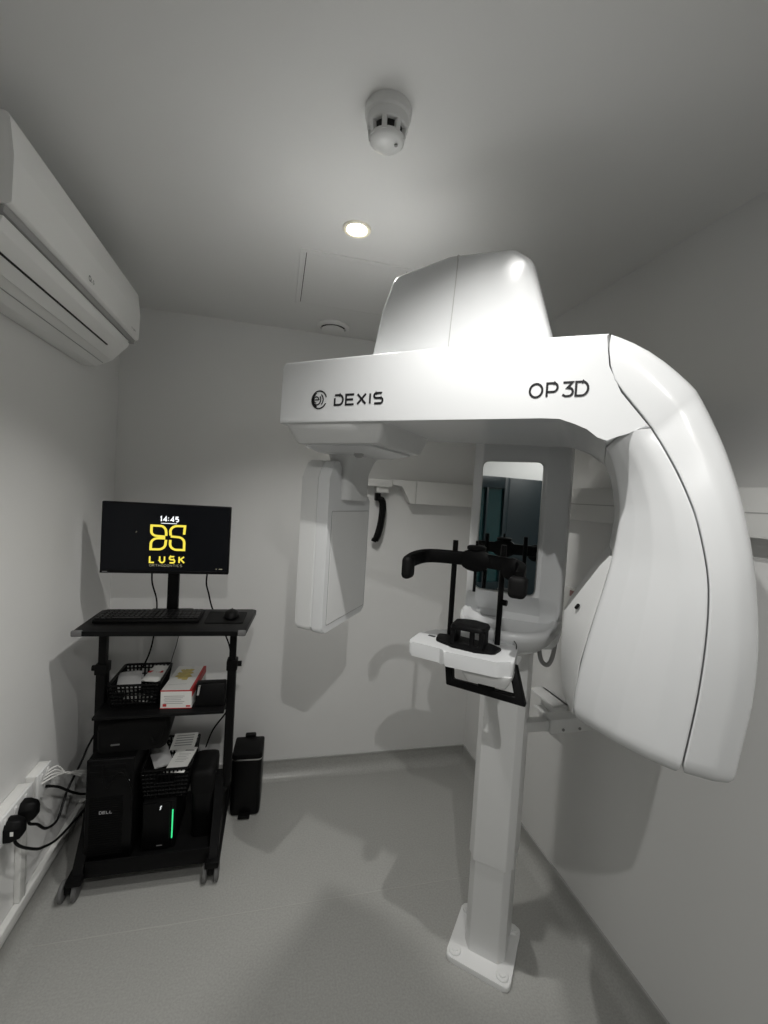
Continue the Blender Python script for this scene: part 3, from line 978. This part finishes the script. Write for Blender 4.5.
link('middle_shelf', c_box(-.598, -.150, 1.735, 2.02, .652, .664, .003), BOARD, cart)
link('bottom_shelf', c_box(-.600, -.178, 1.735, 2.12, .092, .106, .003), BOARD, cart)
link('front_rail', c_box(-.600, -.178, 1.728, 1.736, .075, .135, .003), BLACK, cart)
link('back_rail', c_box(-.600, -.150, 2.00, 2.02, .88, .93, .003), BLACK, cart)
for px in (-.588, -.158):
    link('shelf_bracket', c_box(px - .008, px + .008, 1.80, 1.95, .635, .653, .002), BLACK, cart)
# monitor pole fixed to the desk
pole = link('monitor_pole', c_box(-.415, -.372, 1.962, 1.985, .982, 1.30, .003), BLACK, cart)
link('pole_foot', c_box(-.475, -.315, 1.93, 2.0, .982, .990, .003), BLACK, cart)

# ------------------------------------------------------------------ monitor
MT = empty('computer_monitor', (-.414, 1.93, 1.15), 0, 'black flat monitor showing a yellow logo and the time above the cart', 'monitor')
q = {'tl': (-.656, 1.432), 'tr': (-.175, 1.434), 'br': (-.177, 1.153), 'bl': (-.657, 1.150)}


def mon(x, z, y=1.93): return Vector((x + .414, y - 1.93, z - 1.15))


bm = B(); box(bm, -.242, .238, 0, .028, -.001, .283, .004); link('housing', bm, BLACKP, MT)
bm = B(); box(bm, -.13, .13, .026, .0315, .06, .22, .002); link('mount_plate', bm, BLACKP, MT)
bm = B(); box(bm, -.237, .233, -.0012, .001, .013, .278); scr = link('screen', bm, SCREEN, MT, smooth=0)
bm = B(); box(bm, -.241, .237, -.0025, .002, .0, .012, .001); link('lower_bezel', bm, BLACKG, MT)


def on_scr(x, z): return Vector((x, -.0018, z))


sx0 = lambda px: (px - 102) / (231.6 - 102) * .480 - .242
sz0 = lambda py: .283 - (py - 504) / 70.5 * .283
bm = B(); letters(bm, '14:45', sx0(159.2), .2125, .019, .0120, .0052, .0044, on_scr); link('clock', bm, SWHT, scr)
bm = B(); ribbon(bm, [(sx0(160), .2045), (sx0(176), .2045)], .0022, on_scr); link('date_line', bm, SWHT, scr)
cx, cz = sx0(167.5), .147
wx, wz = .066, .058
bm = B()
sw = .0095
ribbon(bm, [(cx - .007, cz + .008), (cx - .007, cz + .020)] + arc(cx - .030, cz + .022, .023, .030, 10, 80, 6)[1:] + [(cx - .062, cz + .052), (cx - .062, cz + .030)] + arc(cx - .040, cz + .026, .022, .020, 180, 270, 6)[1:] + [(cx - .010, cz + .004)], sw, on_scr)
ribbon(bm, [(cx - .010, cz - .004), (cx - .034, cz - .004)] + arc(cx - .036, cz - .030, .026, .026, 90, 180, 6)[1:] + [(cx - .062, cz - .054), (cx - .036, cz - .054)] + arc(cx - .034, cz - .028, .026, .026, 270, 360, 6)[1:] + [(cx - .007, cz - .010)], sw, on_scr)
ribbon(bm, [(cx + .060, cz + .016), (cx + .062, cz + .054), (cx + .036, cz + .054)] + arc(cx + .034, cz + .028, .026, .026, 90, 180, 6)[1:] + [(cx + .010, cz + .010)], sw, on_scr)
ribbon(bm, [(cx + .010, cz + .006), (cx + .034, cz + .004)] + arc(cx + .036, cz - .022, .026, .026, 90, 0, 6)[1:] + [(cx + .062, cz - .054), (cx + .036, cz - .054)] + arc(cx + .034, cz - .028, .025, .026, 270, 180, 6)[1:] + [(cx + .009, cz - .010)], sw, on_scr)
for v_ in bm.verts:
    v_.co.z = cz + (v_.co.z - cz) * .90
link('logo', bm, SYEL, scr)
bm = B(); letters(bm, 'LUSK', cx - .064, .045, .025, .020, .0165, .0058, on_scr); link('logo_name', bm, SYEL, scr)
bm = B(); letters(bm, 'ORTHODONTICS', cx - .064, .029, .0085, .0075, .0034, .0016, on_scr); link('logo_caption', bm, SGRY, scr)
bm = B(); ribbon(bm, [(.188, .022), (.192, .022)], .004, on_scr); ribbon(bm, [(.200, .022), (.214, .022)], .0035, on_scr); link('status_icons', bm, SGRY, scr)
bm = B(); ribbon(bm, [(-.118, .163), (-.114, .169)], .002, on_scr); link('pointer', bm, SGRY, scr)
bm = B(); ribbon(bm, [(-.232, .0058), (-.214, .0058)], .003, lambda x, z: Vector((x, -.0029, z))); link('maker_mark', bm, GREYINK, MT)

# keyboard, mouse mat and mouse on the desk
kb = empty('keyboard', (-.45, 1.885, .982), 0, 'black keyboard on the cart desk below the monitor', 'keyboard')
bm = B(); box(bm, -.185, .185, -.075, .075, .0005, .014, .004); link('case', bm, BLACKP, kb)
bm = B()
for r in range(6):
    y = -.058 + r * .0225
    n = 20 if r else 1
    for k in range(20):
        x = -.172 + k * .0181
        if r == 0 and 3 <= k <= 8: continue
        box(bm, x - .0076, x + .0076, y - .009, y + .009, .014, .0185, .0015, 1)
box(bm, -.125, -.02, -.067, -.049, .014, .0185, .0015, 1)
link('keys', bm, BLACKG, kb)
mm = B(); prism(mm, fillet([(-.245, 1.80), (-.100, 1.795), (-.092, 1.955), (-.245, 1.965)], .01, 3), 'z', .9825, .985)
tag(link('mouse_mat', mm, RUB), 'thin black mouse mat on the cart desk beside the keyboard', 'mouse mat')
ms = empty('computer_mouse', (-.150, 1.872, .985), 0, 'black computer mouse on the mat at the cart desk', 'mouse')
bm = B()
lathe(bm, [(.001, .0005), (.026, .0008), (.030, .006), (.029, .014), (.024, .024), (.014, .030), (.001, .032)], n=24, sx=1, sy=1.65)
link('shell', bm, BLACKP, ms, smooth=60)
bm = B(); cyl(bm, Vector((-.003, .022, .027)), Vector((.003, .022, .027)), .006, 12); link('wheel', bm, GREYR, ms)

# cables of the monitor
for lab, pts in (('black lead hanging from the monitor beside its pole', [(-.475, 1.962, 1.16), (-.478, 1.985, 1.10), (-.470, 2.025, 1.03), (-.468, 2.035, .98), (-.472, 2.04, .90), (-.485, 2.03, .80), (-.51, 2.028, .73)]),
                 ('black lead hanging from the monitor towards the mouse', [(-.262, 1.962, 1.16), (-.268, 1.99, 1.10), (-.262, 2.025, 1.05), (-.245, 2.035, .98), (-.205, 2.04, .90), (-.165, 2.045, .80), (-.155, 2.04, .70), (-.160, 2.03, .655), (-.23, 2.03, .60), (-.20, 2.04, .56), (-.16, 2.045, .52), (-.22, 2.06, .42), (-.25, 2.08, .33)])):
    bm = B(); tube(bm, smooth_path(pts, 6), .0034, 8)
    tag(link('monitor_cable', bm, BLACKP), lab, 'cable', 'monitor leads')
bm = B(); tube(bm, smooth_path([(-.375, 2.03, .972), (-.372, 2.034, .90), (-.385, 2.04, .82), (-.40, 2.04, .76), (-.41, 2.03, .70)], 6), .0016, 6)
tag(link('usb_cable', bm, BLACKP), 'thin black lead behind the glove box on the cart', 'cable')


# ------------------------------------------------------------------ things on the shelves
def basket(name, x0, x1, y0, y1, z0, h, label, rows, tilt=0):
    """open black plastic basket with a grid of holes in its sides"""
    t = empty(name, ((x0 + x1) / 2, (y0 + y1) / 2, z0), 0, label, 'basket')
    w, d = (x1 - x0) / 2, (y1 - y0) / 2
    fl = .86   # taper to the foot
    bm = B()
    box(bm, -w * fl, w * fl, -d * fl, d * fl, .001, .005)
    def side(a, b, n, hole):
        # a,b: top corners (2-D); wall of bars from foot to rim
        for k in range(n + 1):
            s = k / n
            tp = Vector((lerp(a[0], b[0], s), lerp(a[1], b[1], s), h))
            ft = Vector((tp.x * fl, tp.y * fl, .003))
            tube(bm, [ft, tp], .0036, 4)
        for r in range(1, rows):
            f = r / rows
            k_ = fl + (1 - fl) * f
            p0 = Vector((a[0] * k_, a[1] * k_, h * f)); p1 = Vector((b[0] * k_, b[1] * k_, h * f))
            if hole and .45 < f < .9:
                for s0, s1 in ((0, .3), (.7, 1)):
                    tube(bm, [p0.lerp(p1, s0), p0.lerp(p1, s1)], .0036, 4)
            else:
                tube(bm, [p0, p1], .0036, 4)
    c = [(-w, -d), (w, -d), (w, d), (-w, d)]
    side(c[0], c[1], 12, True); side(c[1], c[2], 16, False); side(c[2], c[3], 12, True); side(c[3], c[0], 16, False)
    link('lattice', bm, BLACKP, t)
    bm = B()
    rim = [Vector((p.x, p.y, h)) for p in fillet([Vector((*q_, 0)) for q_ in c], .015, 4)]
    n = len(rim)
    for i in range(n):
        a, b = rim[i], rim[(i + 1) % n]
        if (a - b).length > 1e-4: tube(bm, [a, b], .005, 8)
    link('rim', bm, BLACKP, t)
    for yy, s in ((-d, -1), (d, 1)):
        bm = B()
        k_ = fl + (1 - fl) * .7
        tube(bm, [Vector((p[0], yy * k_ + s * .002, p[1])) for p in [(-.034, h * .56), (-.034, h * .84), (.034, h * .84), (.034, h * .56), (-.034, h * .56)]], .003, 6)
        link('hand_hole_rim', bm, BLACKP, t)
    return t


basket('storage_basket', -.568, -.392, 1.79, 2.00, .665, .088, 'black lattice basket with plastic packets on the middle shelf', 6)


def packet(name, c, rz, sx, sy, sz, m, label, cat, group=None, tx=0, ty=0):
    o = empty(name, c, rz, label, cat, group)
    o.rotation_euler = (tx, ty, rz)
    bm = B()
    rings = []
    for f, hz in ((0, .10), (.12, .7), (.35, 1), (.65, .95), (.88, .65), (1, .10)):
        y = -sy / 2 + sy * f
        rings.append([Vector((sx / 2 * a, y + .004 * math.sin(a * 7 + f * 5), sz * hz * (1 - abs(a) ** 3) * (.8 + .3 * math.sin(a * 5 + f * 9)) * s + sz * .5)) for a, s in ((-1, .0), (-.7, .5), (-.3, .5), (.1, .5), (.5, .5), (.8, .5), (1, 0), (.8, -.35), (.3, -.35), (-.3, -.35), (-.8, -.35))])
    loft(bm, rings)
    link('wrapper', bm, m, o, smooth=50)
    return o


packet('plastic_packet', (-.517, 1.872, .722), math.radians(12), .082, .13, .03, POLY, 'crumpled clear plastic packet heaped in the upper basket', 'packet', tx=math.radians(12))
p_ = packet('plastic_packet', (-.434, 1.930, .728), math.radians(-14), .070, .11, .026, PAPER, 'white packet with a red mark in the upper basket', 'packet', tx=math.radians(10))
bm = B(); prism(bm, [(-.028, -.010), (.028, -.004), (.026, .008), (-.028, .002)], 'z', .0205, .0222)
link('red_mark', bm, RED, p_, smooth=0)
packet('plastic_packet', (-.480, 1.840, .672), math.radians(75), .055, .10, .022, PAPER, 'white packet showing through the hand hole of the upper basket', 'packet')

# glove box
gb = empty('glove_box', (-.327, 1.772, .665), math.radians(-4), 'white and red box of yellow gloves on the middle shelf', 'box')
bm = B(); box(bm, -.056, .056, 0, .235, 0, .070, .0015, 1); link('carton', bm, PAPER, gb)
bm = B()
box(bm, .046, .0566, -.0005, .2355, .0695, .0706)
box(bm, .0555, .0567, .0, .2352, .045, .0706)
box(bm, -.0567, .0567, -.0006, .0006, .066, .0706)
box(bm, -.0567, .0567, -.0006, .0006, .0, .0025)
box(bm, -.047, -.034, -.0007, .0006, .008, .018)
box(bm, .036, .052, -.0007, .0006, .006, .012)
link('red_print', bm, RED, gb, smooth=0)
bm = B()
for k in range(5): ribbon(bm, [(-.044 + .003 * (k % 2), .048 - k * .007), (.030 - .006 * (k % 3), .048 - k * .007)], .0016, lambda x, z: Vector((x, -.0008, z)))
link('small_print', bm, GREYINK, gb)
bm = B()
ribbon(bm, [(-.044, .030), (.022, .036)], .0016, lambda x, z: Vector((x, .02 + z, .0707)))
link('lid_print', bm, GREYINK, gb)
# printed bunch of fingers on the lid
bm = B()
random.seed(3)
for k in range(9):
    a = math.radians(20 + k * 38); L_ = random.uniform(.026, .040)
    c = Vector((-.006, .150))
    e = c + Vector((math.cos(a) * L_ * .9, math.sin(a) * L_ * 1.7))
    m_ = (c + e) / 2 + Vector((random.uniform(-.006, .006), random.uniform(-.006, .006)))
    ribbon(bm, [c, m_, e], random.uniform(.014, .021), lambda x, y, k=k: Vector((x, y, .0707 + .0001 * k)))
link('glove_picture', bm, YEL, gb)

# flat black box beside it
fb = empty('black_box', (-.208, 1.775, .665), 0, 'flat black box with a small pale label next to the glove box', 'box')
bm = B(); prism(bm, fillet([(0, 0), (.02, .081), (.060, .081), (.055, 0)], .004, 2), 'x', -.053, .053, r=.003); link('case', bm, BLACKP, fb)
bm = B()
for z in (.03, .055):
    ribbon(bm, [(-.046, z), (.046, z)], .001, lambda x, zz: Vector((x, .02 * zz / .081 - .0008, zz)))
link('seams', bm, RUB, fb)
bm = B(); prism(bm, [(-.047, .046), (-.040, .046), (-.036, .077), (-.043, .077)], 'y', -.002, .0205); link('label', bm, GREYP, fb, smooth=0)

# tower computer with bag on top
pc = empty('tower_computer', (-.535, 1.76, .107), 0, 'black tower computer standing on the bottom shelf of the cart', 'computer')
bm = B(); box(bm, -.080, .077, .006, .36, 0, .385, .004); link('case', bm, BLACKP, pc)
bm = B(); box(bm, -.081, .078, -.004, .008, .004, .389, .006, 3); fr = link('front_panel', bm, BLACKG, pc)
bm = B()
for k in range(26):
    z = .03 + k * .0085
    box(bm, -.066, .045, -.0058, -.0035, z, z + .004)
link('grille', bm, BLACKP, fr, smooth=0)
bm = B(); box(bm, -.070, .050, -.0055, -.003, .325, .345, .001, 1); box(bm, -.070, .050, -.0055, -.003, .350, .370, .001, 1); link('drive_bays', bm, BLACKP, fr)
bm = B(); letters(bm, 'dELL', -.032, .186, .0095, .0085, .0030, .0020, lambda x, z: Vector((x, -.0064, z))); link('lettering', bm, SILVER, fr)
bm = B(); ribbon(bm, [(.062, .30), (.062, .306)], .003, lambda x, z: Vector((x, -.0046, z))); link('power_light', bm, WLED, fr)
bg = empty('equipment_case', (-.485, 1.925, .495), math.radians(4), 'black padded case lying on top of the tower computer', 'case')
bm = B()
cp_ = fillet([(-.125, .0), (.115, .0), (.128, .075), (.120, .135), (-.06, .128), (-.125, .10)], [.015, .02, .02, .02, .03, .02], 4)
loft(bm, [[Vector((p.x * s, y, .0008 + p.y * s)) for p in cp_] for y, s in ((-.125, .90), (-.115, .98), (-.10, 1), (.10, 1), (.115, .98), (.125, .9))])
link('shell', bm, RUB, bg, smooth=40)
bm = B(); box(bm, -.075, -.045, -.127, -.120, .028, .034, .001); link('badge', bm, GREYR, bg)
bm = B(); tube(bm, smooth_path([(.06, -.123, .05), (.075, -.135, .03), (.095, -.135, .05), (.1, -.123, .08)], 4), .004, 8); link('strap', bm, RUB, bg)
bm = B(); tube(bm, smooth_path([(-.56, 1.748, .48), (-.545, 1.735, .40), (-.50, 1.736, .455), (-.47, 1.738, .42), (-.455, 1.742, .36), (-.462, 1.746, .30)], 6), .0028, 8)
tag(link('front_cable', bm, BLACKP), 'thin black lead drooping down the front of the tower computer', 'cable')

# battery backup unit with a green light, basket on top
up = empty('battery_backup', (-.372, 1.785, .107), 0, 'black backup power unit with a green light strip on the bottom shelf', 'power unit')
bm = B(); box(bm, -.060, .060, .004, .22, 0, .188, .005); link('case', bm, BLACKP, up)
bm = B(); box(bm, -.056, .040, -.004, .006, .006, .184, .003); link('front_panel', bm, BLACK, up)
bm = B(); box(bm, .046, .050, -.0015, .005, .040, .152, .001, 1); link('light_strip', bm, GREEN, up)
bm = B(); ribbon(bm, [(.004, .168), (.009, .176)], .004, lambda x, z: Vector((x, -.0048, z))); ribbon(bm, [(.003, .160), (.007, .168)], .003, lambda x, z: Vector((x, -.0048, z))); link('emblem', bm, WLED, up)
bm = B(); ribbon(bm, [(-.004, .020), (.016, .020)], .004, lambda x, z: Vector((x, -.0048, z))); link('maker_mark', bm, GREYINK, up)
basket('storage_basket', -.445, -.270, 1.79, 2.03, .296, .122, 'black lattice basket of papers on top of the backup power unit', 7)
bm = B(); box(bm, -.040, .040, -.062, .062, 0, .0015)
c1 = link('paper_card', bm, PAPER, smooth=0); c1.location = (-.312, 1.848, .418); c1.rotation_euler = (math.radians(14), math.radians(-5), math.radians(-16))
tag(c1, 'bright white printed card lying on the lower basket', 'card', 'cards in the lower basket')
bm = B()
for k in range(6): ribbon(bm, [(-.022 + .002 * (k % 2), .03 - k * .008), (.026 - .006 * (k % 3), .03 - k * .008)], .0016, lambda x, y: Vector((x, y, .0017)))
ribbon(bm, [(-.004, .046), (.032, .046)], .006, lambda x, y: Vector((x, y, .0017)))
link('print', bm, GREYINK, c1)
bm = B(); box(bm, -.048, .048, -.04, .04, 0, .0015)
c2 = link('paper_card', bm, PAPER, smooth=0); c2.location = (-.320, 1.950, .436); c2.rotation_euler = (math.radians(20), math.radians(-4), math.radians(-6))
tag(c2, 'pale card with rows of print at the far side of the lower basket', 'card', 'cards in the lower basket')
bm = B()
for k in range(5): ribbon(bm, [(-.036, .028 - k * .012), (.034, .028 - k * .012)], .004, lambda x, y: Vector((x, y, .0017)))
link('print', bm, GREYINK, c2)
packet('plastic_packet', (-.400, 1.905, .392), math.radians(25), .07, .12, .035, POLY, 'grey plastic packet in the lower basket beside the cards', 'packet', tx=math.radians(10))

# dark lidded tub
tb = empty('lidded_tub', (-.222, 1.885, .107), 0, 'dark lidded tub at the end of the bottom shelf by the cart post', 'tub')
bm = B()
loft(bm, [[Vector((p.x * s, p.y * s, z)) for p in fillet([(-.048, -.075), (.044, -.075), (.044, .085), (-.048, .085)], .025, 4)] for z, s in ((.0, .78), (.004, .80), (.19, .93), (.192, .93))])
link('body', bm, BLACKG, tb)
bm = B()
loft(bm, [[Vector((p.x * s, p.y * s, z)) for p in fillet([(-.048, -.078), (.044, -.078), (.044, .088), (-.048, .088)], .025, 4)] for z, s in ((.190, 1.0), (.255, 1.03), (.272, .98), (.282, .80), (.284, .5))])
link('lid', bm, RUB, tb, smooth=50)

# ------------------------------------------------------------------ pedal bin
pb = empty('pedal_bin', (-.067, 2.06, 0), math.radians(-3), 'slim black pedal bin standing by the back wall beside the cart', 'bin')
W2 = .068
rp = lambda s: fillet([(-W2 * s, 0), (W2 * s, 0), (W2 * s, .155), (-W2 * s, .155)], [.022, .022, .01, .01], 5)
bm = B(); loft(bm, [[Vector((p.x, p.y, z)) for p in rp(s)] for z, s in ((.006, .95), (.012, .98), (.03, .99), (.262, 1.0))])
link('body', bm, BLACKG, pb)
bm = B(); loft(bm, [[Vector((p.x, p.y, z)) for p in rp(s)] for z, s in ((.2625, .99), (.268, .99))])
link('rim', bm, STEEL, pb)
bm = B(); loft(bm, [[Vector((p.x, .0775 + (p.y - .0775) * s, z)) for p in rp(s)] for z, s in ((.2685, 1.0), (.284, 1.0), (.290, .97), (.293, .90))])
lid = link('lid', bm, BLACKP, pb)
bm = B(); box(bm, -.025, .025, .145, .168, .27, .306, .006, 3); link('hinge', bm, BLACKP, lid)
bm = B(); box(bm, -.026, .026, -.030, .02, .006, .016, .003); link('pedal', bm, BLACKP, pb)
bm = B(); box(bm, -.055, .055, .01, .15, 0, .007, .002); link('foot_ring', bm, RUB, pb)

# ------------------------------------------------------------------ lights
def spot(x, y, power, size=118, blend=.55, rad=.016, col=(1, .985, .955), z=ZC - .012, tx=0, ty=0):
    l = bpy.data.lights.new('downlight_lamp', 'SPOT')
    l.energy = power; l.spot_size = math.radians(size); l.spot_blend = blend
    l.shadow_soft_size = rad; l.color = col
    ob = bpy.data.objects.new('downlight_lamp', l)
    ob.location = (x, y, z); ob.rotation_euler = (tx, ty, 0)
    COL.objects.link(ob)
    return ob


spot(.202, 1.38, 23, rad=.03)
spot(.25, .60, 25, 114, .8, .010)
spot(.06, -.45, 26, 150, .4, .012)

w = bpy.data.worlds.new('world'); SC.world = w
w.use_nodes = True
w.node_tree.nodes['Background'].inputs['Color'].default_value = (.5, .5, .5, 1)
w.node_tree.nodes['Background'].inputs['Strength'].default_value = .05

# ------------------------------------------------------------------ camera
F_PX, YAW, PITCH, ROLL, HC = 440.0, .2432, -.0372, .0612, 1.52
cy, sy = math.cos(YAW), math.sin(YAW); cp_, sp_ = math.cos(PITCH), math.sin(PITCH); cr, sr = math.cos(ROLL), math.sin(ROLL)
fw = Vector((sy * cp_, cy * cp_, sp_)); rt0 = Vector((cy, -sy, 0)); up0 = rt0.cross(fw)
rt = rt0 * cr + up0 * sr; upv = up0 * cr - rt0 * sr
cam = bpy.data.cameras.new('camera'); co = bpy.data.objects.new('camera', cam); COL.objects.link(co)
Mx = Matrix((rt, upv, -fw)).transposed().to_4x4(); Mx.translation = Vector((0, 0, HC))
co.matrix_world = Mx
cam.sensor_fit = 'VERTICAL'; cam.sensor_height = 36; cam.sensor_width = 27; cam.lens = F_PX * 36 / 1024
cam.clip_start = .02
SC.camera = co

vs = SC.view_settings
vs.view_transform = 'Standard'; vs.look = 'None'; vs.gamma = 1; vs.exposure = .70; vs.use_curve_mapping = False
